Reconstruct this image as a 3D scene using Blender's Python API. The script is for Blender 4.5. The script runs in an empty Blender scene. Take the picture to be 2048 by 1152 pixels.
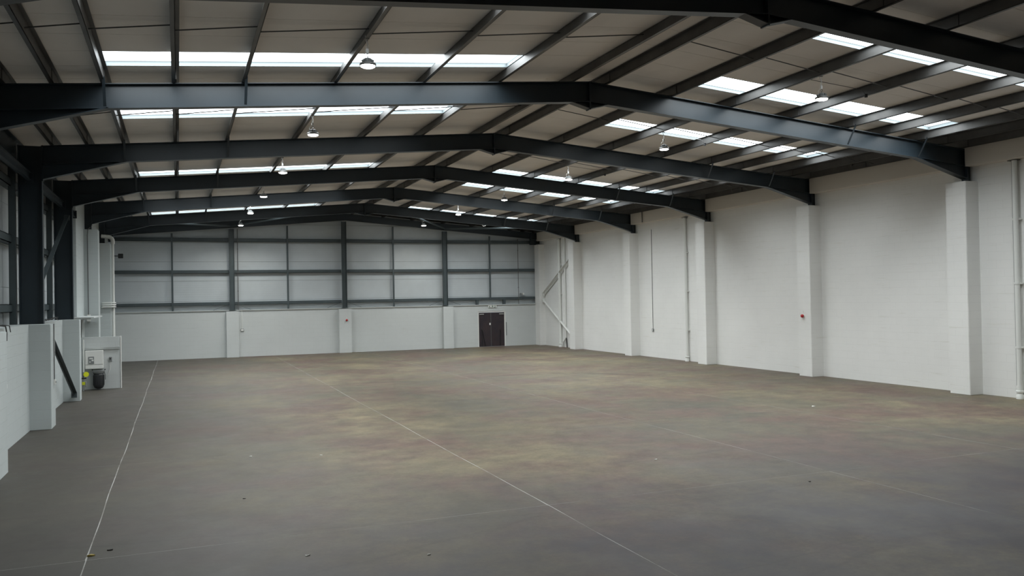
import bpy, math, random
from mathutils import Vector, Matrix
random.seed(7)
sc = bpy.context.scene
C = sc.collection
PI = math.pi

# ------------------------------------------------------------------ camera
F_PX, YAW, PITCH, ROLL, CAM_H = 1668.1, 0.3806, 0.0114, -0.0182, 2.8435
fw = Vector((math.sin(YAW)*math.cos(PITCH), math.cos(YAW)*math.cos(PITCH), math.sin(PITCH)))
rt = Vector((math.cos(YAW), -math.sin(YAW), 0)); up = rt.cross(fw)
r2 = rt*math.cos(ROLL)+up*math.sin(ROLL); u2 = -rt*math.sin(ROLL)+up*math.cos(ROLL)
cam_d = bpy.data.cameras.new('camera'); cam = bpy.data.objects.new('camera', cam_d); C.objects.link(cam)
cam_d.sensor_width = 36; cam_d.lens = F_PX/2048*36; cam_d.clip_end = 300
M = Matrix((r2, u2, -fw)).transposed().to_4x4(); M.translation = Vector((0, 0, CAM_H))
cam.matrix_world = M
sc.camera = cam
# ------------------------------------------------------------------ light levels and exposure
SKY_PANE = 5.0       # radiance of the daylit rooflight panes
LAMP = 30.0          # radiance of the lit lamp lenses
SKY_W = 225.0        # daylight sent down through each rooflight strip
LAMP_W = 35.0        # power of each lamp's downward beam
w = bpy.data.worlds.new('world'); sc.world = w; w.use_nodes = True
w.node_tree.nodes['Background'].inputs[0].default_value = (.75, .85, 1, 1)
w.node_tree.nodes['Background'].inputs[1].default_value = 1.0
vs = sc.view_settings
sc.display_settings.display_device = 'sRGB'
vs.view_transform = 'Standard'; vs.look = 'None'; vs.gamma = 1; vs.use_curve_mapping = False
vs.exposure = 0.0
sc.cycles.max_bounces = 10; sc.cycles.diffuse_bounces = 8; sc.cycles.use_denoising = True
sc.cycles.sample_clamp_indirect = 8

# ------------------------------------------------------------------ materials
def mat(name, col, rough=.6, metal=0., spec=.5):
    m = bpy.data.materials.new(name); m.use_nodes = True
    b = m.node_tree.nodes['Principled BSDF']
    b.inputs['Base Color'].default_value = (*col, 1); b.inputs['Roughness'].default_value = rough
    b.inputs['Metallic'].default_value = metal; b.inputs['Specular IOR Level'].default_value = spec
    return m
def nodes(m): return m.node_tree.nodes, m.node_tree.links, m.node_tree.nodes['Principled BSDF']
def noise(m, scale, detail=4, vec=None, rough=.55):
    N, L, b = nodes(m); n = N.new('ShaderNodeTexNoise'); n.inputs['Scale'].default_value = scale
    n.inputs['Detail'].default_value = detail; n.inputs['Roughness'].default_value = rough
    if vec: L.new(vec, n.inputs['Vector'])
    return n
def pos(m, sx=1, sy=1, sz=1, rot=0):
    N, L, b = nodes(m); g = N.new('ShaderNodeNewGeometry'); mp = N.new('ShaderNodeMapping')
    mp.inputs['Scale'].default_value = (sx, sy, sz); mp.inputs['Rotation'].default_value = (0, 0, rot)
    L.new(g.outputs['Position'], mp.inputs['Vector']); return mp.outputs['Vector']
def ramp(m, fac, stops):
    N, L, b = nodes(m); r = N.new('ShaderNodeValToRGB'); L.new(fac, r.inputs[0])
    e = r.color_ramp.elements
    while len(e) < len(stops): e.new(.5)
    for i, (p, c) in enumerate(stops): e[i].position = p; e[i].color = (*c, 1)
    return r.outputs[0]
def mix(m, fac, a, b_, mode='MIX'):
    N, L, b = nodes(m); x = N.new('ShaderNodeMix'); x.data_type = 'RGBA'; x.blend_type = mode
    for s, v in ((0, fac), (6, a), (7, b_)):
        if hasattr(v, 'is_linked') or hasattr(v, 'links'): L.new(v, x.inputs[s])
        else: x.inputs[s].default_value = v
    return x.outputs[2]
def bump(m, h, dist, strength=1.):
    N, L, b = nodes(m); n = N.new('ShaderNodeBump'); n.inputs['Distance'].default_value = dist
    n.inputs['Strength'].default_value = strength; L.new(h, n.inputs['Height'])
    L.new(n.outputs[0], b.inputs['Normal'])

def block_wall(name, axis, col=(.80, .80, .775)):
    """white painted blockwork, coursing as fine relief; axis = the horizontal axis the wall runs along"""
    m = mat(name, col, .75, 0, .25); N, L, b = nodes(m)
    g = N.new('ShaderNodeNewGeometry'); s = N.new('ShaderNodeSeparateXYZ'); c = N.new('ShaderNodeCombineXYZ')
    L.new(g.outputs['Position'], s.inputs[0]); L.new(s.outputs['X' if axis == 'x' else 'Y'], c.inputs[0]); L.new(s.outputs['Z'], c.inputs[1])
    br = N.new('ShaderNodeTexBrick'); L.new(c.outputs[0], br.inputs['Vector'])
    br.inputs['Scale'].default_value = 1; br.inputs['Brick Width'].default_value = .45; br.inputs['Row Height'].default_value = .225
    br.inputs['Mortar Size'].default_value = .006; br.inputs['Mortar Smooth'].default_value = .6
    br.inputs['Color1'].default_value = (1, 1, 1, 1); br.inputs['Color2'].default_value = (.93, .93, .93, 1); br.inputs['Mortar'].default_value = (.2, .2, .2, 1)
    n1 = noise(m, .5, 5, pos(m)); n2 = noise(m, 9, 6, pos(m, 1, 1, 3))
    base = ramp(m, n1.outputs[0], [(.3, tuple(v*.955 for v in col)), (.7, tuple(v*1.02 for v in col))])
    base = mix(m, .08, base, br.outputs[0], 'MULTIPLY')
    # scuffs low on the wall, streaked along the courses
    n3 = noise(m, 3.0, 6, pos(m, .35, .35, 5)); sc_ = ramp(m, n3.outputs[0], [(.62, (1, 1, 1)), (.72, (.93, .925, .90))])
    base = mix(m, 1., base, sc_, 'MULTIPLY')
    L.new(base, b.inputs['Base Color'])
    mm = mix(m, .35, br.outputs[0], n2.outputs[0]); bump(m, mm, .004, .6)
    return m
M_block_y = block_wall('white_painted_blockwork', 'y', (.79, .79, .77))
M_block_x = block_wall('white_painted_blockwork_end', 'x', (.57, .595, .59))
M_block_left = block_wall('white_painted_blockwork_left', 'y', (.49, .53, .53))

def steel(name, col, rough=.45, metal=0., spec=.5, var=.12):
    m = mat(name, col, rough, metal, spec); n = noise(m, 1.7, 5, pos(m)); N, L, b = nodes(m)
    L.new(ramp(m, n.outputs[0], [(.3, tuple(v*(1-var) for v in col)), (.7, tuple(v*(1+var) for v in col))]), b.inputs['Base Color'])
    return m
M_steel = steel('blue_grey_painted_steel', (.019, .029, .037), .38, 0, .55)
M_purlin = steel('dark_galvanised_steel', (.125, .123, .120), .44, .75, .5, .2)
M_rail = steel('grey_painted_rail', (.060, .078, .084), .5)
M_cleat = steel('bare_galvanised_cleat', (.16, .16, .155), .45, .5)
M_white = mat('white_gloss_plastic', (.78, .78, .75), .4)
M_pipe = mat('white_painted_pipe', (.74, .75, .72), .5)
M_black = mat('black_rubber', (.012, .012, .013), .5)
M_motor = steel('black_cast_motor', (.018, .019, .021), .45)
M_red = mat('red_plastic', (.42, .012, .016), .35)
M_yellow = mat('yellow_plastic', (.62, .66, .02), .4)
M_grey = mat('grey_plastic', (.22, .23, .23), .5)
M_cable = mat('grey_cable', (.10, .10, .10), .6)
M_chrome = mat('brushed_metal', (.55, .55, .55), .35, .9)

def cladding(name, col, sx, sz):
    m = mat(name, col, .7, 0, .2); N, L, b = nodes(m)
    g = N.new('ShaderNodeNewGeometry'); s = N.new('ShaderNodeSeparateXYZ'); L.new(g.outputs['Position'], s.inputs[0])
    wv = N.new('ShaderNodeTexWave'); wv.inputs['Scale'].default_value = 1.0; wv.inputs['Distortion'].default_value = 0
    c = N.new('ShaderNodeCombineXYZ'); mul = N.new('ShaderNodeMath'); mul.operation = 'MULTIPLY'; mul.inputs[1].default_value = 2.6
    L.new(s.outputs['Z' if sz else 'Y'], mul.inputs[0]); L.new(mul.outputs[0], c.inputs[0]); L.new(c.outputs[0], wv.inputs[0])
    n = noise(m, .8, 4, pos(m, 1, .5, 1)); base = ramp(m, n.outputs[0], [(.3, tuple(v*.93 for v in col)), (.7, tuple(v*1.05 for v in col))])
    L.new(base, b.inputs['Base Color']); bump(m, wv.outputs[0], .002, .5)
    return m
M_clad = cladding('pale_grey_wall_panel', (.52, .56, .58), 1, True)
M_roof = cladding('off_white_roof_liner', (.80, .76, .715), 1, False)
M_joint_dark = mat('dark_panel_joint', (.10, .10, .10), .8)
M_outer = mat('roof_outer_sheet', (.3, .3, .3), .7)
M_fascia = mat('cream_fascia_board', (.62, .58, .52), .6)

def emit(name, col, strength):
    m = bpy.data.materials.new(name); m.use_nodes = True; N = m.node_tree.nodes; N.clear()
    e = N.new('ShaderNodeEmission'); o = N.new('ShaderNodeOutputMaterial'); e.inputs[0].default_value = (*col, 1); e.inputs[1].default_value = strength
    m.node_tree.links.new(e.outputs[0], o.inputs[0]); return m
M_pane = emit('daylit_rooflight', (.90, .97, 1.0), SKY_PANE)
M_lens = emit('lit_lamp_lens', (1, .96, .86), LAMP)
M_kerb = mat('rooflight_kerb', (.16, .19, .20), .5)

def concrete():
    m = mat('worn_concrete', (.2, .19, .17), .55, 0, .35); N, L, b = nodes(m)
    big = noise(m, .13, 5, pos(m, 1, .6, 1, .25), .55); mid = noise(m, .45, 7, pos(m, 1, .8, 1, -.15), .65)
    red = noise(m, .38, 7, pos(m, .9, .9, 1, .1), .72); fine = noise(m, 16, 8, pos(m), .75); streak = noise(m, 2.4, 10, pos(m, .8, .9, 1, .12), .78)
    base = ramp(m, big.outputs[0], [(.38, (.094, .085, .064)), (.50, (.130, .113, .077)), (.62, (.168, .145, .096))])
    g = ramp(m, mid.outputs[0], [(.36, (.78, .81, .82)), (.64, (1.18, 1.14, 1.08))]); base = mix(m, 1., base, g, 'MULTIPLY')
    rm = ramp(m, red.outputs[0], [(.45, (0, 0, 0)), (.60, (.9, .9, .9))]); base = mix(m, rm, base, (.112, .074, .060, 1))
    sk = ramp(m, streak.outputs[0], [(.36, (.70, .70, .72)), (.64, (1.20, 1.18, 1.14))]); base = mix(m, 1., base, sk, 'MULTIPLY')
    fk = ramp(m, fine.outputs[0], [(.32, (.84, .84, .84)), (.68, (1.14, 1.14, 1.14))]); base = mix(m, 1., base, fk, 'MULTIPLY')
    # near end of the hall: cooler, darker violet-grey concrete in blotches
    gg = N.new('ShaderNodeNewGeometry'); s = N.new('ShaderNodeSeparateXYZ'); L.new(gg.outputs['Position'], s.inputs[0])
    mr = N.new('ShaderNodeMapRange'); L.new(s.outputs['Y'], mr.inputs[0]); mr.inputs[1].default_value = 8.5; mr.inputs[2].default_value = 13.5; mr.inputs[3].default_value = 1; mr.inputs[4].default_value = 0
    bl = noise(m, .5, 7, pos(m, 1, .9, 1, .3), .7); bm_ = ramp(m, bl.outputs[0], [(.36, (.25,)*3), (.60, (.9,)*3)])
    mm = N.new('ShaderNodeMath'); mm.operation = 'MULTIPLY'; L.new(mr.outputs[0], mm.inputs[0]); L.new(bm_, mm.inputs[1])
    base = mix(m, mm.outputs[0], base, (.056, .052, .059, 1))
    # floor darkened towards the left wall: light falloff put into the colour
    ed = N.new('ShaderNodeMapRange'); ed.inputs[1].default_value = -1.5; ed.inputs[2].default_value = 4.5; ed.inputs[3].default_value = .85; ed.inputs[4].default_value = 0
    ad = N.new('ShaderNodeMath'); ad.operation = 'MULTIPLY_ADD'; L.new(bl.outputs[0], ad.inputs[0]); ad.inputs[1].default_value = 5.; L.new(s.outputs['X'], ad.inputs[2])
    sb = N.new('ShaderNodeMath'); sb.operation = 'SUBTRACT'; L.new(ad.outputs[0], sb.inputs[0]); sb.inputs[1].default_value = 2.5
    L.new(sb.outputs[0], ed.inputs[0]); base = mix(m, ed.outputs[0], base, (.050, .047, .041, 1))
    # hairline dark wear marks
    vo = N.new('ShaderNodeTexVoronoi'); vo.feature = 'DISTANCE_TO_EDGE'; vo.inputs['Scale'].default_value = .35
    wp = noise(m, 1.2, 5, pos(m)); wv = mix(m, .35, pos(m, .7, 1.6, 1), wp.outputs['Color']); L.new(wv, vo.inputs['Vector'])
    cr = ramp(m, vo.outputs['Distance'], [(.0, (.80, .80, .80)), (.012, (1, 1, 1))]); base = mix(m, .6, base, cr, 'MULTIPLY')
    L.new(base, b.inputs['Base Color'])
    rr = ramp(m, mid.outputs[0], [(.3, (.45,)*3), (.7, (.68,)*3)]); L.new(rr, b.inputs['Roughness'])
    hm = mix(m, .5, fine.outputs[0], streak.outputs[0]); bump(m, hm, .004, .35)
    return m
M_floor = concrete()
def joint_mat():
    m = mat('pale_joint_filler', (.36, .36, .34), .8); N, L, b = nodes(m)
    n = noise(m, .9, 6, pos(m), .7); L.new(ramp(m, n.outputs[0], [(.40, (.20, .19, .17)), (.54, (.38, .38, .36))]), b.inputs['Base Color'])
    return m
M_joint = joint_mat()
def door_mat():
    m = mat('dark_brown_door_paint', (.030, .022, .026), .45); N, L, b = nodes(m)
    n = noise(m, 2.5, 5, pos(m)); L.new(ramp(m, n.outputs[0], [(.35, (.024, .019, .026)), (.65, (.040, .026, .029))]), b.inputs['Base Color'])
    return m
M_door = door_mat()
M_green = mat('exit_sign_green', (.02, .09, .05), .5)

# ------------------------------------------------------------------ mesh helpers
class MB:
    def __init__(s): s.v = []; s.f = []
    def box(s, a, b):
        (x0, y0, z0), (x1, y1, z1) = a, b; n = len(s.v)
        s.v += [(x0,y0,z0),(x1,y0,z0),(x1,y1,z0),(x0,y1,z0),(x0,y0,z1),(x1,y0,z1),(x1,y1,z1),(x0,y1,z1)]
        s.f += [tuple(n+i for i in q) for q in ((0,3,2,1),(4,5,6,7),(0,1,5,4),(1,2,6,5),(2,3,7,6),(3,0,4,7))]; return s
    def prism(s, pts, y0, y1, axis='y'):
        """polygon of 2D points extruded between y0 and y1 along an axis; pts are (x,z) for y, (x,y) for z, (y,z) for x"""
        n = len(s.v); k = len(pts)
        def P(p, t): return {'y': (p[0], t, p[1]), 'z': (p[0], p[1], t), 'x': (t, p[0], p[1])}[axis]
        s.v += [P(p, y0) for p in pts] + [P(p, y1) for p in pts]
        s.f += [tuple(n+i for i in range(k)), tuple(n+k+i for i in reversed(range(k)))]
        s.f += [(n+i, n+k+i, n+k+(i+1) % k, n+(i+1) % k) for i in range(k)]; return s
    def bar(s, a, b, w, h, upv=(0, 0, 1)):
        a, b = Vector(a), Vector(b); d = (b-a).normalized(); u = Vector(upv)
        if abs(d.dot(u)) > .99: u = Vector((0, 1, 0))
        r = d.cross(u).normalized()*w/2; u = r.cross(d).normalized()*h/2; n = len(s.v)
        for p in (a, b): s.v += [tuple(p-r-u), tuple(p+r-u), tuple(p+r+u), tuple(p-r+u)]
        s.f += [tuple(n+i for i in q) for q in ((0,3,2,1),(4,5,6,7),(0,1,5,4),(1,2,6,5),(2,3,7,6),(3,0,4,7))]; return s
    def tube(s, pts, r, k=8, caps=True):
        pts = [Vector(p) for p in pts]; n = len(s.v); prev = None
        for i, p in enumerate(pts):
            d = (pts[min(i+1, len(pts)-1)]-pts[max(i-1, 0)]).normalized()
            if prev is None:
                u = Vector((0, 0, 1)) if abs(d.z) < .9 else Vector((1, 0, 0)); u = (u-d*u.dot(d)).normalized()
            else: u = (prev-d*prev.dot(d)).normalized()
            prev = u; v = d.cross(u)
            rr = r[i] if isinstance(r, (list, tuple)) else r
            for j in range(k): a = 2*PI*j/k; s.v.append(tuple(p+u*math.cos(a)*rr+v*math.sin(a)*rr))
        for i in range(len(pts)-1):
            for j in range(k): s.f.append((n+i*k+j, n+i*k+(j+1) % k, n+(i+1)*k+(j+1) % k, n+(i+1)*k+j))
        if caps: s.f.append(tuple(n+j for j in reversed(range(k)))); s.f.append(tuple(n+(len(pts)-1)*k+j for j in range(k)))
        return s
    def lathe(s, prof, k=20, c=(0, 0, 0)):
        n = len(s.v)
        for r, z in prof:
            for j in range(k): a = 2*PI*j/k; s.v.append((c[0]+r*math.cos(a), c[1]+r*math.sin(a), c[2]+z))
        for i in range(len(prof)-1):
            for j in range(k): s.f.append((n+i*k+j, n+i*k+(j+1) % k, n+(i+1)*k+(j+1) % k, n+(i+1)*k+j))
        s.f.append(tuple(n+j for j in reversed(range(k)))); s.f.append(tuple(n+(len(prof)-1)*k+j for j in range(k)))
        return s
    def build(s, name, m, parent=None, smooth=False, bevel=0):
        me = bpy.data.meshes.new(name); me.from_pydata(s.v, [], s.f); me.materials.append(m)
        import bmesh
        bm = bmesh.new(); bm.from_mesh(me); bmesh.ops.recalc_face_normals(bm, faces=bm.faces)
        if bevel: bmesh.ops.bevel(bm, geom=bm.edges[:], offset=bevel, segments=2, affect='EDGES', clamp_overlap=True)
        if smooth:
            for f in bm.faces: f.smooth = len(f.verts) == 4
        bm.to_mesh(me); bm.free()
        if smooth: me.set_sharp_from_angle(angle=math.radians(50))
        o = bpy.data.objects.new(name, me); C.objects.link(o)
        if parent: o.parent = parent
        return o
def empty(name, loc=(0, 0, 0), rz=0):
    o = bpy.data.objects.new(name, None); C.objects.link(o); o.location = loc; o.rotation_euler = (0, 0, rz); o.empty_display_size = .2; return o
def tag(o, label, cat, group=None):
    o['label'] = label; o['category'] = cat
    if group: o['group'] = group
    return o
def struct(o): o['kind'] = 'structure'; return o
def link_copy(src, parent=None, loc=None):
    c = src.copy(); C.objects.link(c); c.parent = parent
    if loc is not None: c.location = loc
    return c
def copy_tree(o, parent=None):
    c = link_copy(o, parent)
    for ch in list(o.children): copy_tree(ch, c)
    return c

# ------------------------------------------------------------------ dimensions (metres; camera stands over x=0,y=0)
RX = 8.5; S = .0825                       # ridge line and roof slope
XL, XR = -3.19, 20.15                     # wall faces
def zr(x, z0): return z0 - S*abs(x-RX)    # height of a sloping layer whose ridge height is z0
Z_RT, Z_RB, Z_RF = 7.585, 7.135, 7.80     # rafter top, rafter underside, roof liner underside
Y0, Y1 = -3.0, 45.80                      # hall ends
FR = [10.48+6*k for k in range(6)]        # portal frames
LOW = 2.42

# ------------------------------------------------------------------ floor
floor = struct(MB().box((-4.2, Y0-.3, -.30), (20.9, Y1+.4, -.0008)).build('floor', M_joint))
gx = [-4.0, -1.0, 4.65, 9.55, 13.75, 20.6]
gy = [Y0, 4.5, 10.45, 16.38, 22.25, 28.3, 34.3, 40.3, Y1+.2]
random.seed(3)
def wob(t, amp, ph): return amp*(math.sin(t*.8+ph)+.5*math.sin(t*2.3+ph*2))
for i in range(len(gx)-1):
    for j in range(len(gy)-1):
        g = .006; n = 12
        x0, x1, y0, y1 = gx[i], gx[i+1], gy[j], gy[j+1]
        ring = []
        for a in range(n): t = y0+g*.7+(y1-y0-1.4*g)*a/n; ring.append((x0+g+wob(t, .008, x0), t))
        for a in range(n): t = x0+g+(x1-x0-2*g)*a/n; ring.append((t, y1-g*.7))
        for a in range(n): t = y1-g*.7-(y1-y0-1.4*g)*a/n; ring.append((x1-g+wob(t, .008, x1), t))
        for a in range(n): t = x1-g-(x1-x0-2*g)*a/n; ring.append((t, y0+g*.7))
        ring[n] = (ring[n][0]+wob(y1, .008, x0), ring[n][1]); ring[2*n] = (x1-g+wob(y1-g*.7, .008, x1), ring[2*n][1])
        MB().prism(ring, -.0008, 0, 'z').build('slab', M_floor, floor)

# curved tyre marks left on the concrete, thin as paint
M_tyre = mat('tyre_rubber_mark', (.055, .052, .045), .8)
for off in (0, 1.15):
    P = []
    for i in range(33):
        a = math.radians(100-i*2.6); P.append((10.4+off*.5+4.6*math.cos(a), 25.2-off+4.4*math.sin(a)))
    mb = MB()
    for i, (x, y) in enumerate(P):
        a = math.radians(100-i*2.6); c, q = math.cos(a)*.03, math.sin(a)*.03
        mb.v += [(x-c, y-q, .0012), (x+c, y+q, .0012)]
        if i: k = 2*i; mb.f.append((k-2, k-1, k+1, k))
    mb.build('tyre_mark', M_tyre, floor)

# ------------------------------------------------------------------ right wall
wr = struct(MB().box((XR, Y0, -.01), (XR+.35, Y1+.3, 7.0)).build('wall_right', M_block_y))
def rough_pier(x0, x1, y0, y1, z1, m, parent, name='pier'):
    return MB().box((x0, y0, -.005), (x1, y1, z1)).build(name, m, parent, bevel=.012)
for y in [f for f in FR if f > 12]+[10.48, 4.48]:
    yy = y-.24
    rough_pier(19.67, XR+.02, yy, yy+.63, 5.76, M_block_y, wr)
    MB().box((19.99, yy+.30, 5.76), (XR+.02, yy+.62, 6.22)).build('pier_head', M_block_y, wr)
# corner pier at the far end and the fascia boards between the frames
rough_pier(19.80, XR+.02, 45.15, Y1, 5.95, M_block_y, wr)
ys = [Y0-.1, 4.48]+FR+[45.6]
for a, b in zip(ys[:-1], ys[1:]):
    MB().box((19.83, a+.11, 6.17), (XR+.02, b-.11, zr(19.83, 7.62)+.02)).build('fascia_board', M_fascia, wr, bevel=.006)

# ------------------------------------------------------------------ left wall: low blockwork, cladding above, full-height blockwork past the fourth frame
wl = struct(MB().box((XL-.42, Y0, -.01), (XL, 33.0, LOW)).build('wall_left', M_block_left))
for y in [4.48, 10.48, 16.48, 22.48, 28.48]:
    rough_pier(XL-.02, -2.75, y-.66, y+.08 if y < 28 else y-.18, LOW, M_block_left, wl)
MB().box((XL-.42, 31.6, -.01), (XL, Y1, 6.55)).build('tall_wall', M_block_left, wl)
for y in [34.48, 40.48]:
    rough_pier(XL-.02, -2.72, y-.45, y+.2, 5.62 if y < 40 else 5.52, M_block_left, wl)
XC = -3.80
seams = [2.3, 3.3, 4.3, 5.3, 6.3]
for a, b in zip(ys[:-1], ys[1:]):
    if a > 29: break
    for z0, z1 in zip(seams, seams[1:]+[6.9]):
        MB().box((XC-.06, a+.004, z0+.004), (XC, b-.004, z1-.004)).build('cladding_panel', M_clad, wl)
for a, b in zip(ys[:-1], ys[1:]):
    if a < 32: MB().box((-3.52, a+.012, 5.99), (-3.50, b-.012, 6.73)).box((-3.50, a+.012, 5.99), (-3.42, b-.012, 6.01)).box((-3.50, a+.012, 6.71), (-3.42, b-.012, 6.73)).build('eaves_beam', M_steel, wl)
MB().box((XC-.12, Y0, 0), (XC-.07, 33, 6.9)).build('outer_sheet', M_joint_dark, wl)
for a, b in zip(ys[:-1], ys[1:]):
    if a > 29: break
    for z in (2.80, 4.42, 5.75):
        MB().box((XC, a+.02, z-.09), (XC+.20, b-.02, z-.075)).box((XC+.18, a+.02, z-.09), (XC+.20, b-.02, z+.10)).box((XC, a+.02, z+.085), (XC+.20, b-.02, z+.10)).build('cladding_rail', M_rail, wl)
for y in [10.48, 16.48, 22.48, 28.48]:
    MB().box((-3.66, y-.10, LOW), (-3.52, y+.06, 6.3)).build('cladding_post', M_rail, wl)

# ------------------------------------------------------------------ end wall
YE = Y1
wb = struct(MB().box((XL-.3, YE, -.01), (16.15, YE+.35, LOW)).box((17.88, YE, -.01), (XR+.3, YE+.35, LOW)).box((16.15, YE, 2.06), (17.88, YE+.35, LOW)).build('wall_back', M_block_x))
for x0, x1 in ((2.28, 2.90), (8.08, 8.76), (13.98, 14.58)):
    MB().box((x0, YE-.30, -.005), (x1, YE+.02, LOW-.03)).build('pier', M_block_x, wb, bevel=.012)
MB().box((XL-.1, YE-.06, LOW), (XR, YE+.35, LOW+.035)).build('coping', M_block_x, wb)
def zg(x): return zr(x, 7.70)
posts = [2.60, 8.43, 14.17]; edges = [XL-.3]+posts+[XR+.2]
lv = [2.46, 2.95, 3.98, 4.98, 5.98, 6.98, 7.9]
for z0, z1 in zip(lv[:-1], lv[1:]):
    for a, b in zip(edges[:-1], edges[1:]):
        if RX > a and RX < b: pts = [(a, min(z1, zg(a))), (RX, min(z1, zg(RX))), (b, min(z1, zg(b)))]
        else: pts = [(a, min(z1, zg(a))), ((a+b)/2, min(z1, zg((a+b)/2))), (b, min(z1, zg(b)))]
        if max(p[1] for p in pts) <= z0+.02: continue
        top = [(x, max(z-.005, z0+.006)) for x, z in pts]
        poly = [(a+.004, z0+.005), (b-.004, z0+.005), (b-.004, top[2][1]), top[1], (a+.004, top[0][1])]
        MB().prism(poly, YE+.20, YE+.26).build('cladding_panel', M_clad, wb)
MB().prism([(XL-.3, LOW), (XR+.3, LOW), (XR+.3, 6.9), (RX, 7.9), (XL-.3, 6.9)], YE+.27, YE+.33).build('outer_sheet', M_joint_dark, wb)
for z, h in ((2.80, .16), (4.46, .16), (6.11, .17)):
    for a, b in zip(edges[:-1], edges[1:]):
        aa, bb = a+(.14 if a in posts else .30), b-(.14 if b in posts else .20)
        MB().box((aa, YE, z-h/2), (bb, YE+.19, z-h/2+.012)).box((aa, YE, z-h/2), (bb, YE+.014, z+h/2)).box((aa, YE, z+h/2-.012), (bb, YE+.19, z+h/2)).build('cladding_rail', M_rail, wb)
for x in (-.28, 5.44, 11.19, 16.95):
    MB().box((x-.045, YE-.03, 2.80 if x > 16 else LOW), (x+.045, YE+.02, zr(x, 7.15))).build('sag_bar', M_rail, wb)
for x in (16.15, 17.83):
    MB().box((x-.07, YE-.01, LOW), (x+.07, YE+.14, 2.72)).build('trimmer_post', M_rail, wb)
for x in posts:    # wire stays at the foot of each post
    for s_ in (-1, 1):
        MB().tube([(x+s_*.14, YE-.02, 2.76), (x+s_*.95, YE-.02, 2.46)], .009, 5).build('stay_rod', M_rail, wb)
for n_, x in zip(('left', 'middle', 'right'), posts):
    zt = zr(x, 7.16)
    t = empty('gable_post', (x, YE-.12, LOW+.03))
    tag(t, {'left': 'grey steel gable post rising from the end wall, left of the three', 'middle': 'grey steel gable post under the ridge in the middle of the end wall', 'right': 'grey steel gable post on the end wall nearest the double door'}[n_], 'post')
    hh = zt-(LOW+.03)
    MB().box((-.125, -.10, 0), (-.113, .10, hh)).box((.113, -.10, 0), (.125, .10, hh)).box((-.113, -.006, 0), (.113, .006, hh)).build('shaft', M_rail, t)
    MB().box((-.16, -.13, 0), (.16, .13, .02)).build('base_plate', M_rail, t)

# back of the hall, behind the camera
wf = struct(MB().box((XL-.5, Y0-.35, -.01), (XR+.3, Y0, LOW)).build('wall_front', M_block_x))
MB().prism([(XL-.5, LOW), (XR+.3, LOW), (XR+.3, 6.9), (RX, 7.85), (XL-.5, 6.9)], Y0-.2, Y0-.1).build('cladding_panel', M_clad, wf)

# ------------------------------------------------------------------ roof: liner panels, rooflights
bands = [11.42, 15.12, 19.62, 24.12, 28.66, 32.30, 36.80, 41.36]
BW = .92; SKL, SKR = (-1.17, 6.40), (10.60, 18.17)
EL, ER = -3.9, 20.35
ceil_ = MB()
def slab_quad(mb, x0, x1, y0, y1, z0, th):
    n = len(mb.v); za, zb = zr(x0, z0), zr(x1, z0)
    mb.v += [(x0,y0,za),(x1,y0,zb),(x1,y1,zb),(x0,y1,za),(x0,y0,za+th),(x1,y0,zb+th),(x1,y1,zb+th),(x0,y1,za+th)]
    mb.f += [tuple(n+i for i in q) for q in ((0,3,2,1),(4,5,6,7),(0,1,5,4),(1,2,6,5),(2,3,7,6),(3,0,4,7))]
prev = Y0-.3; strips = []
for b0 in bands+[Y1+.4]:
    for (xa, xb) in ((EL, RX), (RX, ER)): slab_quad(ceil_, xa, xb, prev, b0, Z_RF+.10, .03)
    n = max(1, round((b0-prev)/.91))
    strips += [(prev+(b0-prev)*i/n, prev+(b0-prev)*(i+1)/n, False) for i in range(n)]
    if b0 < Y1:
        for (xa, xb) in ((EL, SKL[0]), (SKL[1], RX), (RX, SKR[0]), (SKR[1], ER)): slab_quad(ceil_, xa, xb, b0, b0+BW, Z_RF+.10, .03)
        strips.append((b0, b0+BW, True)); prev = b0+BW
ceiling = struct(ceil_.build('ceiling', M_joint_dark))
for y0, y1, sk in strips:
    if sk: rng = ((EL, SKL[0]), (SKL[1], RX-.004), (RX+.004, SKR[0]), (SKR[1], ER))
    else: rng = ((EL, RX-.004), (RX+.004, ER))
    for xa, xb in rng:
        mb = MB(); slab_quad(mb, xa, xb, y0+.004, y1-.004, Z_RF, .09); mb.build('liner_panel', M_roof, ceiling)
PXL = [8.12, 6.40, 4.75, 2.95, 1.22, 0.0, -1.17, -1.98, -2.72]
PXR = [2*RX-x for x in PXL]
wn = 0
for b0 in bands:
    for (xa, xb), px in ((SKL, PXL), (SKR, PXR)):
        wn += 1
        kb = MB(); d = .015
        for (x0, x1, y0, y1) in ((xa, xb, b0, b0+d), (xa, xb, b0+BW-d, b0+BW), (xa, xa+d, b0+d, b0+BW-d), (xb-d, xb, b0+d, b0+BW-d)): slab_quad(kb, x0, x1, y0, y1, Z_RF-.002, .10)
        wdw = struct(kb.build('window_%d' % wn, M_kerb))
        dl = bpy.data.lights.get('rooflight_daylight')
        if dl is None:
            dl = bpy.data.lights.new('rooflight_daylight', 'AREA'); dl.shape = 'RECTANGLE'; dl.size = xb-xa-.06; dl.size_y = BW-.06
            dl.energy = SKY_W; dl.spread = math.radians(145); dl.color = (.93, .98, 1.0)
        do = bpy.data.objects.new('rooflight_daylight', dl); C.objects.link(do); do.parent = wdw
        xm = (xa+xb)/2; do.location = (xm, b0+BW/2, zr(xm, Z_RF)+.075); do.rotation_euler = (0, -math.atan(S) if xm < RX else math.atan(S), 0)
        inner = sorted(x for x in px if xa-.01 <= x <= xb+.01)
        for x0, x1 in zip(inner[:-1], inner[1:]):
            pb = MB(); slab_quad(pb, max(x0, xa+d)+.002, min(x1, xb-d)-.002, b0+d, b0+BW-d, Z_RF+.085, .008); pb.build('pane', M_pane, wdw)

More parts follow.
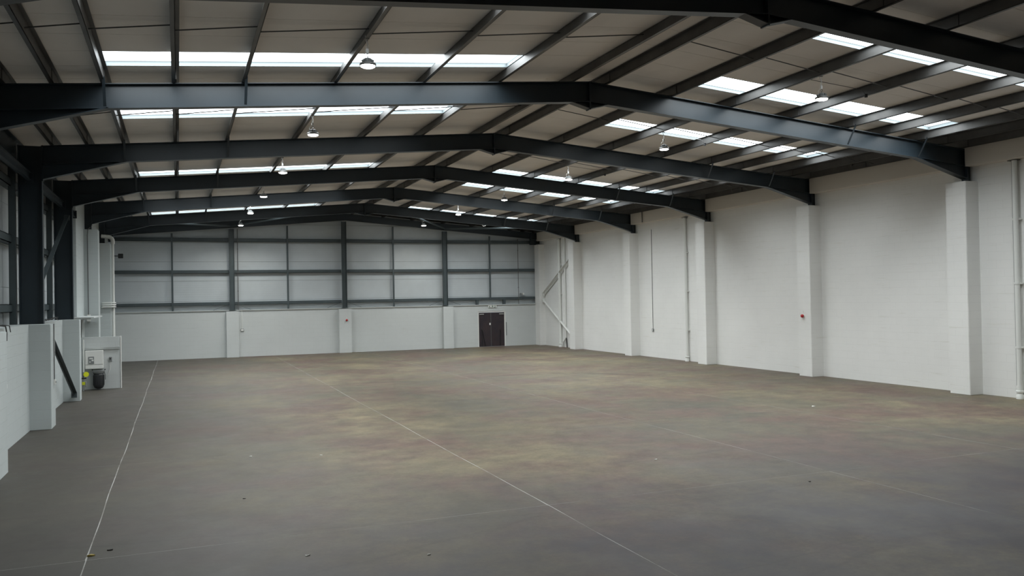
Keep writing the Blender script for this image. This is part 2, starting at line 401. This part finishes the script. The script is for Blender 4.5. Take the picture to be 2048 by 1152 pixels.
# ------------------------------------------------------------------ purlins
def purlin(x, label):
    t = empty('purlin', (x, 0, zr(x, Z_RT)))
    tag(t, label, 'beam', 'purlins on the left slope' if x < RX else 'purlins on the right slope')
    H = .205; s_ = 1 if x < RX else -1        # Z section, flanges lean up the slope at the top
    MB().box((-.004, Y0, 0), (.004, Y1+.15, H)).box((-.004 if s_ < 0 else -.065, Y0, 0), (.065 if s_ < 0 else .004, Y1+.15, .006)).box((-.065 if s_ < 0 else -.004, Y0, H-.006), (.004 if s_ < 0 else .065, Y1+.15, H)).build('section', M_purlin, t)
    for y in FR:
        MB().box((.004 if s_ > 0 else -.014, y-.32, .012), (.014 if s_ > 0 else -.004, y+.32, H-.012)).build('sleeve', M_purlin, t)
    return t
ordn = ['ridge', 'second', 'third', 'fourth', 'fifth', 'sixth', 'seventh', 'eighth', 'lowest']
purl = {}
for side, P in (('left', PXL), ('right', PXR)):
    for k, x in enumerate(P):
        nm = ('dark steel purlin beside the ridge on the %s slope' % side if k == 0 else
              'lowest dark steel purlin along the eaves of the %s slope' % side if k == 8 else
              'dark steel purlin, %s line down from the ridge on the %s slope' % (ordn[k], side))
        purl[(side, k)] = purlin(x, nm)
# sag rods at mid bay hang between neighbouring purlins: part of the upper one
mids = [13.45+6*k for k in range(5)]+[43.2, 7.45]
for side, P in (('left', PXL), ('right', PXR)):
    for k in range(0, 8):
        if k == 0: pass
        xa, xb = P[k], P[k+1]; t = purl[(side, k)]; ba = t.location
        for y in mids:
            a = Vector((xa, y, zr(xa, 7.735)))-ba; b = Vector((xb, y, zr(xb, 7.65)))-ba
            MB().tube([a, b], .011, 5).build('sag_rod', M_purlin, t)

# ------------------------------------------------------------------ portal frames
def sloped(mb, xa, xb, zt0, zb0, y0, y1):
    """slab between two sloping layers of ridge heights zt0 / zb0"""
    mb.prism([(xa, zr(xa, zb0)), (xb, zr(xb, zb0)), (xb, zr(xb, zt0)), (xa, zr(xa, zt0))], y0, y1)
def portal(y, label):
    t = empty('portal_frame', (0, 0, 0)); t.location = (RX, y, LOW)
    tag(t, label, 'steel frame', 'portal frames of the roof')
    off = Vector((-RX, -y, -LOW))
    def B(mb, name, m=M_steel):
        mb.v = [tuple(Vector(v)+off) for v in mb.v]; return mb.build(name, m, t)
    fl, tf = .095, .018
    for s_ in (-1, 1):
        xe = RX+s_*11.45; xc = RX+s_*.015
        a, b = (xe, xc) if s_ < 0 else (xc, xe)
        mb = MB(); sloped(mb, a, b, Z_RT-tf, Z_RB+tf, y-.006, y+.006)
        sloped(mb, a, b, Z_RT, Z_RT-tf, y-fl, y+fl); sloped(mb, a, b, Z_RB+tf, Z_RB, y-fl, y+fl)
        B(mb, 'rafter')
        # eaves haunch
        xh = RX+s_*9.62; xk = RX+s_*11.46
        zh, zk = zr(xh, Z_RB), 5.84
        mb = MB().prism([(xh, zh), (xk, zk), (xk, zr(xk, Z_RB)), ], y-.006, y+.006)
        mb.prism([(xh, zh), (xk, zk), (xk, zk+.022), (xh, zh+.02)], y-fl, y+fl)
        B(mb, 'haunch')
        # apex haunch
        xq = RX+s_*.44; zq = zr(xq, Z_RB)
        mb = MB().prism([(xq, zq), (RX+s_*.012, 6.985), (RX+s_*.012, zr(RX, Z_RB))], y-.006, y+.006)
        mb.prism([(xq, zq), (RX+s_*.012, 6.985), (RX+s_*.012, 7.003), (xq, zq+.018)], y-fl, y+fl)
        B(mb, 'apex_haunch')
        # column: on the left from the low wall up; on the right only its head clears the pier
        x0, x1 = (RX-11.96, RX-11.46) if s_ < 0 else (RX+11.46, RX+11.96)
        if s_ < 0 and y > 33: zb = 5.62 if y < 40 else 5.52
        else: zb = LOW if s_ < 0 else 5.76
        if s_ > 0: x1 = XR+.0
        zt = zr(x0 if s_ > 0 else x1, Z_RT)-.005
        mb = MB()
        if s_ < 0: mb.box((x0, y-fl, zb), (x0+.02, y+fl, zt)); mb.box((x1-.02, y-fl, zb), (x1, y+fl, zt)); mb.box((x0+.02, y-.008, zb), (x1-.02, y+.008, zt))
        else: mb.box((x0, y-fl, zb), (x0+.02, y+fl, zt)); mb.box((x0+.02, y-.008, zb), (x1, y+.008, zt))
        B(mb, 'column')
        # eaves end plate, fly braces with cleats
        mb = MB().box((min(xk, xk+s_*-.02), y-fl, zk-.04), (max(xk, xk+s_*-.02), y+fl, zr(xk, Z_RT)+.01)); B(mb, 'end_plate')
        for px in (RX+s_*9.67, RX+s_*7.28):
            for d in (-1, 1):
                mb = MB().bar((px, y+d*.10, zr(px, Z_RB)+.03), (px, y+d*.40, zr(px, Z_RT)+.04), .05, .008, (0, d, .3)); B(mb, 'fly_brace')
    mb = MB().box((RX-.014, y-fl, 6.965), (RX+.014, y+fl, Z_RT+.004)); B(mb, 'apex_plate')
    return t
pl = ['dark steel portal frame nearest the camera, cropped by the top edge', 'dark steel portal frame, second from the camera, with bluish daylit web',
      'dark steel portal frame, third from the camera', 'dark steel portal frame, fourth from the camera', 'dark steel portal frame, fifth from the camera', 'dark steel portal frame, last one before the end wall']
for y, l in zip(FR, pl): portal(y, l)
# gable rafter
t = tag(empty('gable_rafter', (RX, 45.60, 6.2)), 'dark steel rafter of the gable against the end wall cladding', 'beam')
for s_ in (-1, 1):
    xe = RX+s_*11.7; a, b = sorted((xe, RX))
    mb = MB(); yy = 45.60
    sloped(mb, a, b, Z_RT-.012, 7.23, yy-.006, yy+.006); sloped(mb, a, b, Z_RT, Z_RT-.012, yy-.08, yy+.08); sloped(mb, a, b, 7.23, 7.216, yy-.08, yy+.08)
    mb.v = [tuple(Vector(v)-Vector((RX, yy, 6.2))) for v in mb.v]; mb.build('rafter', M_steel, t)
# the dark column heads in both far corners
for x0, x1, lb in ((19.45, 19.8, 'dark steel corner column head at the right end of the gable'), (-3.25, -2.95, 'dark steel corner column head at the left end of the gable')):
    t = tag(empty('corner_column', ((x0+x1)/2, 45.60, 5.95)), lb, 'column'); hw = (x1-x0)/2
    MB().box((-hw, -.09, 0), (-hw+.015, .09, .7)).box((hw-.015, -.09, 0), (hw, .09, .7)).box((-hw+.015, -.006, 0), (hw-.015, .006, .7)).build('shaft', M_steel, t)
# roof bracing in the last bay
for xa, xb, lb in ((14.17, 10.7, 'steel roof brace from the right gable post up towards the ridge'), (14.17, 17.9, 'steel roof brace from the right gable post towards the right eaves'),
                   (2.60, 6.3, 'steel roof brace from the left gable post up towards the ridge'), (2.60, -1.0, 'steel roof brace from the left gable post towards the left eaves')):
    a = Vector((xa, 45.50, zr(xa, 7.30))); b = Vector((xb, 40.62, zr(xb, 7.30)))
    t = tag(empty('roof_brace', a), lb, 'brace')
    MB().tube([(0, 0, 0), b-a], .045, 8).build('tube', M_rail, t, smooth=True)
    for p in (Vector((0, 0, 0)), b-a): MB().box(p-Vector((.07, .012, .05)), p+Vector((.07, .012, .05))).build('gusset', M_rail, t)

# eaves strut along the left column heads
for a, b, lb in ((10.48, 16.48, 'dark eaves strut between the left columns nearest the camera'), (16.48, 22.48, 'dark eaves strut joining the second and third left columns'),
             (22.48, 28.48, 'dark eaves strut joining the third and fourth left columns'), (28.48, 31.45, 'dark eaves strut running into the tall white wall on the left')):
    t = tag(empty('eaves_strut', (-3.22, a+.10, 5.80)), lb, 'beam', 'eaves struts on the left')
    L_ = b-a-.20
    MB().box((-.05, .02, 0), (.05, L_-.02, .012)).box((-.006, .02, .012), (.006, L_-.02, .17)).box((-.05, .02, .17), (.05, L_-.02, .182)).build('section', M_steel, t)
    for q in (0, L_-.02): MB().box((-.09, q, -.04), (.09, q+.02, .22)).build('end_plate', M_steel, t)

# ------------------------------------------------------------------ lamps
def lamp(x, y, z, ztop, label):
    t = tag(empty('high_bay_light', (x, y, z)), label, 'light', 'high-bay lights')
    MB().lathe([(.128, .030), (.135, .020), (.135, .0), (.125, -.012)], 24).build('reflector_rim', M_cleat, t, smooth=True)
    MB().lathe([(.120, -.006), (.117, -.022), (.095, -.034), (.05, -.040), (.005, -.042)], 24).build('lens', M_lens, t, smooth=True)
    ld = bpy.data.lights.get('lamp_beam')
    if ld is None:
        ld = bpy.data.lights.new('lamp_beam', 'AREA'); ld.shape = 'DISK'; ld.size = .22; ld.energy = LAMP_W; ld.spread = math.radians(140); ld.color = (1, .95, .82)
    lo = bpy.data.objects.new('lamp_beam', ld); C.objects.link(lo); lo.parent = t; lo.location = (0, 0, -.048)
    h = MB().lathe([(.125, .030), (.075, .050), (.062, .055), (.062, .105), (.052, .112), (.02, .114)], 20).build('housing', M_grey, t, smooth=True)
    fb = MB()
    for i in range(12):
        a = 2*PI*i/12; fb.bar((.063*math.cos(a), .063*math.sin(a), .08), (.10*math.cos(a), .10*math.sin(a), .062), .006, .036)
    fb.build('fins', M_grey, h)
    MB().tube([(.0, .0, .114), (.0, 0, .145)], .008, 6).tube([(.022*math.sin(2*PI*i/12), 0, .167-.022*math.cos(2*PI*i/12)) for i in range(13)], .005, 5).build('hook', M_cleat, t)
    MB().box((-.028, -.016, .195), (.016, .016, .27)).build('connector', M_white, t, bevel=.004)
    dz = ztop-z; cb = MB()
    n = int((dz-.19)/.03)
    for i in range(n):
        zz = .19+i*.03+.015; a = (.009, 0) if i % 2 else (0, .009)
        cb.tube([(a[0], a[1], zz-.016), (a[0], a[1], zz+.016)], .0035, 4).tube([(-a[0], -a[1], zz-.016), (-a[0], -a[1], zz+.016)], .0035, 4)
    cb.build('chain', M_chrome, t)
    MB().tube([(-.06, 0, .09), (-.085, 0, .13), (-.07, 0, .17), (-.03, 0, .20)], .005, 5).tube([(-.01, 0, .27), (-.03, 0, .31), (.015, 0, dz-.12), (-.02, .02, dz-.03), (-.03, .03, dz+.06)], .005, 5).build('cable', M_white, t)
    MB().box((-.03, -.02, dz-.005), (.03, .02, dz+.008)).build('hanging_bracket', M_cleat, t)
    return t
oc = ['nearest the camera', 'second from the camera', 'third from the camera', 'fourth from the camera', 'fifth from the camera', 'farthest, near the end wall']
for k in range(6):
    y = 13.5+6*k
    lamp(2.93, y, 6.69, zr(2.95, Z_RT), 'lit round high-bay lamp in the left row, '+oc[k])
    lamp(12.34, y, 6.82, zr(12.25, Z_RT), 'lit round high-bay lamp in the right row, '+oc[k])

# ------------------------------------------------------------------ door in the end wall
dr = empty('door_1', (17.015, YE, 0)); dr['kind'] = 'structure'
MB().box((-.865, .02, 0), (-.80, .16, 2.06)).box((.80, .02, 0), (.865, .16, 2.06)).box((-.80, .02, 1.995), (.80, .16, 2.06)).build('door_frame', M_white, dr)
for s_ in (-1, 1):
    a, b = sorted((s_*.797, s_*.004))
    lf = MB().box((a, .05, .012), (b, .095, 1.99)).build('door_leaf', M_door, dr, bevel=.004)
    q = s_*.62
    MB().box((q-.14, .0, 1.87), (q+.14, .049, 1.92)).build('door_closer', M_chrome, lf, bevel=.005)
    MB().box((s_*.03-.02*(1 if s_ > 0 else 1), .044, .02), (s_*.03+.0, .05, 1.98)).build('astragal', M_cleat if s_ < 0 else M_door, lf)
MB().tube([(-.61, .03, .98), (-.58, .02, .9), (-.40, .02, .03)], .016, 6).tube([(-.62, .03, 1.0), (-.60, .03, .03)], .012, 6).build('panic_bar', M_black, dr)
MB().tube([(.53, .03, 1.0), (.53, .02, .03)], .016, 6).tube([(.53, .03, 1.0), (.58, .02, .8)], .012, 6).build('panic_bar', M_black, dr)
MB().box((-.14, .035, 1.26), (-.06, .049, 1.38)).build('door_notice', M_white, dr)
# bolt bars on the frame's right side
MB().box((.89, -.03, .62), (.915, -.002, 1.40)).build('closing_bar', M_cleat, dr)

def on_back(x, z): return (x, YE, z)
# exit sign
t = tag(empty('exit_sign', (17.05, YE-.03, 2.36)), 'small exit sign above the dark double door', 'sign')
MB().box((-.26, -.02, -.09), (.26, .0, .07)).build('sign_panel', M_white, t, bevel=.004)
MB().box((-.03, -.015, .07), (.03, .0, .12)).build('bracket', M_cleat, t)
gm = MB()
gm.box((-.20, -.024, -.065), (-.16, -.021, .02)).box((-.16, -.024, -.065), (-.12, -.021, -.04)).build('left_mark', M_green, t)
# running figure and doorway
rm = MB().box((-.035, -.024, -.02), (.035, -.021, .02)).bar((-.01, -.022, -.02), (-.05, -.022, -.07), .004, .022).bar((.01, -.022, -.02), (.035, -.022, -.07), .004, .022)
rm.box((-.015, -.024, .028), (.015, -.021, .055)).build('running_figure', M_green, t)
MB().box((.09, -.024, -.07), (.20, -.021, -.05)).box((.09, -.024, -.05), (.11, -.021, .045)).box((.18, -.024, -.05), (.20, -.021, .045)).box((.09, -.024, .045), (.20, -.021, .055)).build('doorway_mark', M_green, t)

# ------------------------------------------------------------------ alarm sounders
def sounder(loc, rz, label):
    t = tag(empty('alarm_sounder', loc, rz), label, 'alarm')
    def rot(mb): mb.v = [(v[0], -v[2], v[1]) for v in mb.v]; return mb       # axis out of the wall = local -y
    rot(MB().lathe([(.062, 0), (.062, .022), (.055, .028)], 20)).build('mounting_base', M_white, t, smooth=True)
    rot(MB().lathe([(.054, .028), (.060, .05), (.052, .085), (.03, .10), (.005, .104)], 20)).build('sounder_body', M_red, t, smooth=True)
    MB().tube([(0, -.012, .05), (0, -.012, .17)], .008, 6).build('cable', M_white, t)
    return t
sounder((19.667, 22.60, 2.04), -PI/2, 'red alarm sounder on the white pier of the right wall')
sounder((8.48, YE-.303, 1.78), 0, 'red alarm sounder on the middle pier of the end wall')

# ------------------------------------------------------------------ rainwater pipes on the right wall
def downpipe(y, ztop, r, label, twin=False, x=None):
    x = XR-.10 if x is None else x
    t = tag(empty('downpipe', (x, y, 0)), label, 'pipe')
    zz = [.34, ztop]
    MB().tube([(0, 0, .34), (0, 0, ztop)], r, 14).build('pipe', M_pipe, t, smooth=True)
    mb = MB().lathe([(r+.03, 0), (r+.03, .10), (r+.012, .12), (r+.012, .16), (r+.035, .17), (r+.035, .21), (r+.01, .22), (r+.01, .34)], 16); mb.build('foot_socket', M_pipe, t, smooth=True)
    z = 1.3
    while z < ztop-.3:
        MB().lathe([(r+.014, z), (r+.014, z+.05)], 14).box((.0, -r-.05, z+.005), (.10, r+.05, z+.04)).build('pipe_bracket', M_pipe, t); z += 1.65
    MB().tube([(.05, .11 if not twin else -.13, .02), (.05, .11 if not twin else -.13, ztop)], .014, 6).build('conduit', M_grey if not twin else M_pipe, t)
    MB().box((-.05, -.10, ztop), (.10, .16, ztop+.02)).build('top_plate', M_cleat, t)
    return t
downpipe(15.10, 6.14, .062, 'white rainwater pipe cropped by the right edge of the photo')
downpipe(30.20, 6.10, .062, 'white rainwater pipe with brackets midway along the right wall')
downpipe(42.85, 6.10, .085, 'thick white rainwater pipe beside the diagonal braces in the far corner')
t = tag(empty('conduit_pipe', (XR-.06, 42.2, 0)), 'thin white pipe between the thick pipe and the far pier', 'pipe')
MB().tube([(0, 0, .55), (0, 0, 6.1)], .04, 10).build('pipe', M_pipe, t, smooth=True)
MB().tube([(0, .0, .55), (-.02, .12, .42), (-.03, .30, .30), (-.03, .40, .05)], .045, 8).build('bend', M_pipe, t, smooth=True)
MB().tube([(-.01, -.12, .0), (-.01, -.10, .25), (.0, -.02, .52)], .03, 8).build('drain_hose', M_black, t, smooth=True)
# K bracing, painted white, in the far right corner
for z0, z1, lb in ((2.98, 5.12, 'upper white diagonal brace in the far right corner'), (2.62, .42, 'lower white diagonal brace in the far right corner')):
    a = Vector((XR-.14, 45.14, z0)); b = Vector((XR-.14, 40.9, z1))
    t = tag(empty('wall_brace', a), lb, 'brace')
    MB().bar((0, 0, .065), b-a+Vector((0, 0, .065)), .11, .012).bar(Vector((.075, 0, .0)), b-a+Vector((.075, 0, 0)), .01, .14).build('angle_section', M_pipe, t)
    MB().box((-.02, -.10, -.10), (.085, .01, .10)).build('gusset', M_pipe, t)

# pull conduit and socket on the right wall
t = tag(empty('socket', (XR, 33.05, 1.24)), 'small grey socket at the foot of a thin cable on the right wall', 'socket')
MB().box((-.05, -.07, -.06), (0, .07, .06)).build('box', M_grey, t, bevel=.008)
MB().box((-.058, -.03, -.03), (-.05, .03, .03)).build('cover_plate', M_white, t)
MB().tube([(-.015, 0, .06), (-.012, 0, 4.6)], .012, 6).build('conduit', M_cable, t)
# conduit on the fascia
t = tag(empty('conduit', (19.82, 34.2, 6.58)), 'dark bent conduit running over the cream fascia board', 'conduit')
MB().tube([(-.02, .25, .16), (-.02, -.85, .18), (-.02, -.92, .14), (-.02, -.93, -.40)], .018, 6).build('tube', M_cable, t)
MB().box((-.02, -.50, .15), (.005, -.46, .21)).build('clip', M_cable, t)
# brackets poking under the eaves
for y, lb in ((20.3, 'small dark hook bracket under the right eaves, nearest one'), (26.4, 'small dark hook bracket under the right eaves, farther one')):
    t = tag(empty('hook_bracket', (19.70, y, 6.78)), lb, 'bracket')
    MB().bar((0, 0, 0), (0, -.55, .0), .02, .02).bar((0, -.55, .04), (0, -.55, -.12), .02, .02).build('hook', M_cable, t)
    MB().box((-.03, -.02, -.02), (.12, .03, .05)).build('fixing_plate', M_cable, t)

# socket on the end wall
t = tag(empty('socket', (3.08, YE, 1.40)), 'white socket hanging below a cable on the end wall', 'socket')
MB().box((-.08, -.05, -.07), (.08, 0, .07)).build('box', M_grey, t, bevel=.008)
MB().box((-.06, -.056, -.05), (.06, -.05, .05)).build('cover_plate', M_white, t)
MB().tube([(0, -.012, .07), (-.01, -.012, 1.02)], .016, 6).build('conduit', M_pipe, t)
for x, lb in ((2.90, 'long dark cable down the end wall right of the left post'), (18.73, 'long dark cable down the end wall above the right of the door')):
    t = tag(empty('cable', (x, YE-.02, LOW)), lb, 'cable')
    MB().tube([(0, 0, .04), (.0, 0, 2.0), (.0, 0, zr(x, 7.15)-LOW)], .018 if x < 5 else .016, 6).build('run', M_cable, t)
    for z in (1.0, 2.1, 3.2): MB().box((-.03, -.005, z), (.03, .02, z+.03)).build('clip', M_cable, t)
t = tag(empty('corner_box', (18.95, YE-.01, 3.05)), 'tiny grey box on the cladding in the right corner', 'box')
MB().box((-.06, -.02, -.04), (-.01, .18, .04)).build('box', M_grey, t); MB().box((.05, -.02, -.04), (.14, .18, .06)).build('cover_plate', M_white, t)

# ------------------------------------------------------------------ left side: partition stub with motor cabinet
wst = struct(MB().box((-3.19, 31.45, -.005), (-1.87, 31.60, 1.76)).build('wall_stub', M_block_x))
MB().box((-3.03, 31.39, 1.34), (-1.88, 31.449, 1.765)).build('header_board', M_block_x, wst, bevel=.006)
MB().box((-3.03, 31.375, 1.40), (-1.88, 31.389, 1.425)).build('batten', M_block_x, wst)
MB().box((-1.86, 31.43, 0), (-1.84, 31.62, 1.77)).build('edge_trim', M_white, wst)
t = tag(empty('control_cabinet', (-2.62, 31.45, 1.02)), 'white control cabinet on the low partition above the black motor', 'cabinet')
MB().box((-.30, -.28, -.31), (.24, -.005, .30)).build('cabinet_body', M_white, t, bevel=.012)
MB().box((-.20, -.30, -.14), (-.03, -.281, .10)).build('meter_window', M_grey, t, bevel=.004)
MB().box((-.17, -.306, .02), (-.06, -.301, .06)).box((-.17, -.306, -.09), (-.13, -.301, -.06)).box((-.10, -.306, -.05), (-.04, -.301, .0)).build('meter_buttons', M_white, t)
MB().box((-.30, -.286, -.17), (.24, -.281, -.163)).build('lid_seam', M_grey, t)
t = tag(empty('pump_motor', (-2.52, 31.24, .03)), 'black ribbed motor hanging below the white cabinet', 'motor')
MB().lathe([(.05, 0), (.12, .03), (.155, .08), (.16, .16), (.16, .46), (.15, .50), (.12, .52)], 20).build('motor_body', M_motor, t, smooth=True)
rb = MB()
for i in range(16):
    a = 2*PI*i/16; rb.bar((.165*math.cos(a), .165*math.sin(a), .12), (.165*math.cos(a), .165*math.sin(a), .46), .012, .012)
rb.build('cooling_ribs', M_motor, t)
MB().lathe([(.20, .62), (.20, .60), (.14, .52), (.10, .52)], 18).build('collar', M_grey, t, smooth=True)
MB().bar((-.20, 0, .66), (-.13, 0, .50), .03, .03).bar((.20, 0, .66), (.13, 0, .50), .03, .03).build('bracket', M_motor, t)
MB().tube([(.16, .0, .58), (.20, -.02, .45), (.20, 0, .30)], .012, 6).build('cable', M_cable, t)
t = tag(empty('isolator_switch', (-2.17, 31.45, 1.0)), 'small grey switch on the partition right of the cabinet', 'switch')
MB().box((-.045, -.06, -.075), (.045, 0, .075)).build('box', M_grey, t, bevel=.006)
MB().box((-.015, -.075, -.01), (.015, -.06, .04)).build('toggle', M_black, t)
MB().tube([(0, -.02, -.075), (-.02, -.02, -.35), (-.10, -.02, -.55)], .008, 5).build('cable', M_white, t)
# gas valve in the recess between pier and partition
t = tag(empty('valve', (-2.97, 31.05, 0)), 'yellow-tagged valve on small pipes in the recess by the partition', 'valve')
MB().tube([(0, 0, 0), (0, 0, .62)], .03, 8).tube([(0, 0, .30), (.08, -.02, .30), (.08, -.02, .12)], .02, 8).build('pipework', M_grey, t, smooth=True)
MB().tube([(.09, -.05, .55), (.10, -.075, .55)], .085, 16).build('yellow_tag', M_yellow, t)
MB().tube([(-.05, -.02, .42), (.10, -.02, .42)], .022, 8).build('handle', M_black, t)
MB().box((-.03, -.05, .20), (.06, .0, .30)).build('gauge', M_yellow, t, bevel=.005)
MB().tube([(.02, -.02, .62), (.02, -.02, 1.7)], .02, 8).build('riser', M_pipe, t, smooth=True)

# ledge shelf, pipe bundle, pipe elbow on the tall wall
t = tag(empty('ledge', (-3.19, 30.6, 2.42)), 'white ledge board on the left wall above the partition', 'shelf')
MB().box((0, 0, 0), (.60, 3.2, .035)).build('board', M_block_x, t); MB().box((0, .05, -.05), (.50, .10, 0)).build('support', M_block_x, t)
t = tag(empty('pipe_bundle', (-2.68, 39.96, 2.84)), 'three white pipes side by side bending across the white pier', 'pipe')
for i in range(3):
    z = -.09+i*.09
    MB().tube([(-.38, .02, z-.02), (-.38, -.02, z-.02), (-.34, -.06, z), (-.05, -.06, z), (.06, -.05, z), (.10, .02, z), (.10, .75, z)], .03, 8).build('pipe', M_pipe, t, smooth=True)
t = tag(empty('downpipe', (-2.64, 40.35, 0)), 'white pipe with an elbow at the top of the far left pier', 'pipe')
MB().tube([(0, 0, .06), (0, 0, 5.55)], .055, 10).build('pipe', M_pipe, t, smooth=True)
MB().tube([(0, 0, 5.5)]+[(-.20+.20*math.cos(a), 0, 5.62+.20*math.sin(a)) for a in [i*PI/2/6 for i in range(7)]]+[(-.45, 0, 5.84)], .085, 12).build('elbow', M_pipe, t, smooth=True)
MB().lathe([(.075, 0), (.075, .06)], 10).build('foot_socket', M_pipe, t)
t = tag(empty('floodlight', (-2.55, 43.6, 5.15)), 'small black floodlight by the far left pier', 'light')
MB().box((-.08, -.05, -.11), (.14, .05, .11)).build('head', M_black, t, bevel=.01); MB().box((-.62, -.015, -.02), (-.08, .015, .02)).build('arm', M_black, t)
# conduit down the white pier
t = tag(empty('conduit', (-3.02, 34.0, 2.5)), 'thin grey conduit curving down the tall white pier on the left', 'conduit')
MB().tube([(.06, 0, 3.2), (-.02, 0, 3.12), (-.04, 0, 2.9), (-.03, 0, 0)], .014, 6).build('run', M_cable, t)
MB().box((-.08, -.02, -.25), (.04, .02, 0)).build('junction_box', M_white, t)
# steel K bracing on the left, between the third and fourth frames
for (y0, z0), (y1, z1), lb in (((22.75, 3.1), (28.1, 5.5), 'upper dark diagonal brace between the left columns'), ((22.75, 2.35), (27.72, .22), 'lower dark diagonal brace in front of the low left wall')):
    up_ = z1 > z0
    a = Vector((-3.20 if up_ else -3.0, y0, z0)); b = Vector((-3.10 if up_ else -2.92, y1, z1))
    t = tag(empty('wall_brace', a), lb, 'brace')
    MB().bar((0, 0, 0), b-a, .012, .10).bar(Vector((.05, 0, .045)), b-a+Vector((.05, 0, .045)), .10, .012).build('angle_section', M_rail, t)
    MB().box(b-a+Vector((-.05, -.02, -.10)), b-a+Vector((.10, .02, .06))).build('gusset', M_rail, t)
# switches and loose cables on the left piers
t = tag(empty('socket', (XL, 18.9, 1.28)), 'small grey socket on the nearest stretch of the low left wall', 'socket')
MB().box((0, -.06, -.06), (.04, .06, .06)).build('box', M_grey, t, bevel=.006); MB().box((.04, -.04, -.04), (.046, .04, .04)).build('cover_plate', M_white, t)
t = tag(empty('socket', (-2.75, 22.30, 1.05)), 'white socket with conduit on the low pier beside the dark brace', 'socket')
MB().box((0, -.05, -.06), (.04, .05, .06)).build('box', M_white, t, bevel=.006); MB().tube([(.012, 0, .06), (.012, .0, 1.37)], .010, 6).build('conduit', M_cable, t)
MB().box((.04, -.02, -.02), (.05, .02, .02)).build('toggle', M_grey, t)
def loose(loc, pts, label):
    t = tag(empty('loose_cable', loc), label, 'cable'); MB().tube(pts, .012, 6).build('sheath', M_black, t); MB().tube([(p[0]+.04, p[1]+.15, p[2]*.9+.01) for p in pts[:-1]], .009, 6).build('second_cable', M_black, t)
loose((XL, 18.3, LOW), [(-.3, -1.2, .05), (-.05, -.6, .06), (.02, .0, .07), (.05, .5, .04), (.05, .62, -.10), (.04, .66, -.25)], 'black cable drooping over the top of the nearest low wall')
loose((-3.05, 23.0, LOW), [(-.1, .1, .02), (.0, .5, .10), (-.1, 1.2, .05), (.0, 2.2, .12), (-.05, 3.1, .03)], 'black cables coiled along the low wall top behind the pier')

# loops of cable and fitting on the right slope
for (x, y), lb in (((12.9, 34.6), 'white cable loop hanging under the right slope near the fifth frame'), ((15.0, 41.3), 'white cable loop hanging under the right slope by the last frame')):
    t = tag(empty('cable_loop', (x, y, zr(x, 7.40)-.12)), lb, 'cable')
    MB().tube([(-.16, 0, .28)]+[(.12*math.cos(a), 0, .12*math.sin(a)) for a in [PI+i*PI/8 for i in range(9)]]+[(.12, 0, .22)], .011, 6).build('loop', M_white, t)
for y, lb in ((13.95, 'thin cable and black fitting under a right slope purlin in the nearest bay'), (19.95, 'thin cable and black fitting under a right slope purlin in the second bay'), (25.95, 'thin cable and black fitting under a right slope purlin in the third bay')):
    t = tag(empty('purlin_cable', (13.98, y, zr(14.05, Z_RT)-.01)), lb, 'cable')
    MB().tube([(0, 0, 0), (0, 2.35, 0)], .012, 6).build('run', M_black, t)
    MB().tube([(0, 0, -.05), (0, 0, .02)], .035, 8).build('fitting', M_black, t)
    MB().tube([(0, 0, .0), (-.10, .03, .12), (-1.6, .2, .30)], .007, 5).build('tail', M_cable, t)

# ------------------------------------------------------------------ bits on the floor
def scrap(x, y, s_, m, label, name='paper_scrap', cat='debris', rz=0.):
    t = empty(name, (x, y, .001), rz); tag(t, label, cat)
    random.seed(int(x*100+y*10)); k = 9; mb = MB()
    pts = [(s_*(.7+.5*random.random())*math.cos(2*PI*i/k), s_*.55*(.7+.5*random.random())*math.sin(2*PI*i/k)) for i in range(k)]
    n = len(mb.v); mb.v = [(a, b, .004+.35*s_*random.random()) for a, b in pts]+[(a, b, 0) for a, b in pts]+[(0, 0, .25*s_), (0, 0, 0)]
    for i in range(k):
        j = (i+1) % k; mb.f += [(i, j, 2*k), (k+j, k+i, 2*k+1), (i, k+i, k+j, j)]
    mb.build('sheet', m, t)
M_leaf = mat('yellow_leaf', (.42, .32, .08), .7); M_paper = mat('pale_paper', (.62, .62, .58), .8); M_dirt = mat('dark_clod', (.03, .026, .022), .9)
scrap(-.96, 10.60, .045, M_leaf, 'yellow leaf on the floor joint at lower left', 'leaf', 'leaf')
scrap(1.30, 9.55, .03, M_paper, 'white paper scrap on the floor at the bottom edge, left of centre')
scrap(2.55, 9.0, .02, M_paper, 'tiny white scrap on the floor at the bottom edge')
scrap(-.77, 10.75, .03, M_dirt, 'dark clod on the floor right of the yellow leaf', 'clod')
scrap(.85, 12.7, .022, M_dirt, 'dark clod on the open floor in the left foreground', 'clod')
scrap(1.2, 16.1, .03, M_paper, 'pale scrap on the floor by the second cross joint', 'paper_scrap')
scrap(2.4, 15.6, .03, M_paper, 'pale scrap just right of and nearer than the other by the cross joint', 'paper_scrap')
scrap(7.62, 12.5, .035, M_paper, 'pale scrap on the floor between the two middle joints')
scrap(14.6, 16.5, .05, M_paper, 'pale scrap on the floor at right near the nearest pier')
scrap(8.75, 10.0, .02, M_dirt, 'dark clod on the floor in the right foreground', 'clod')
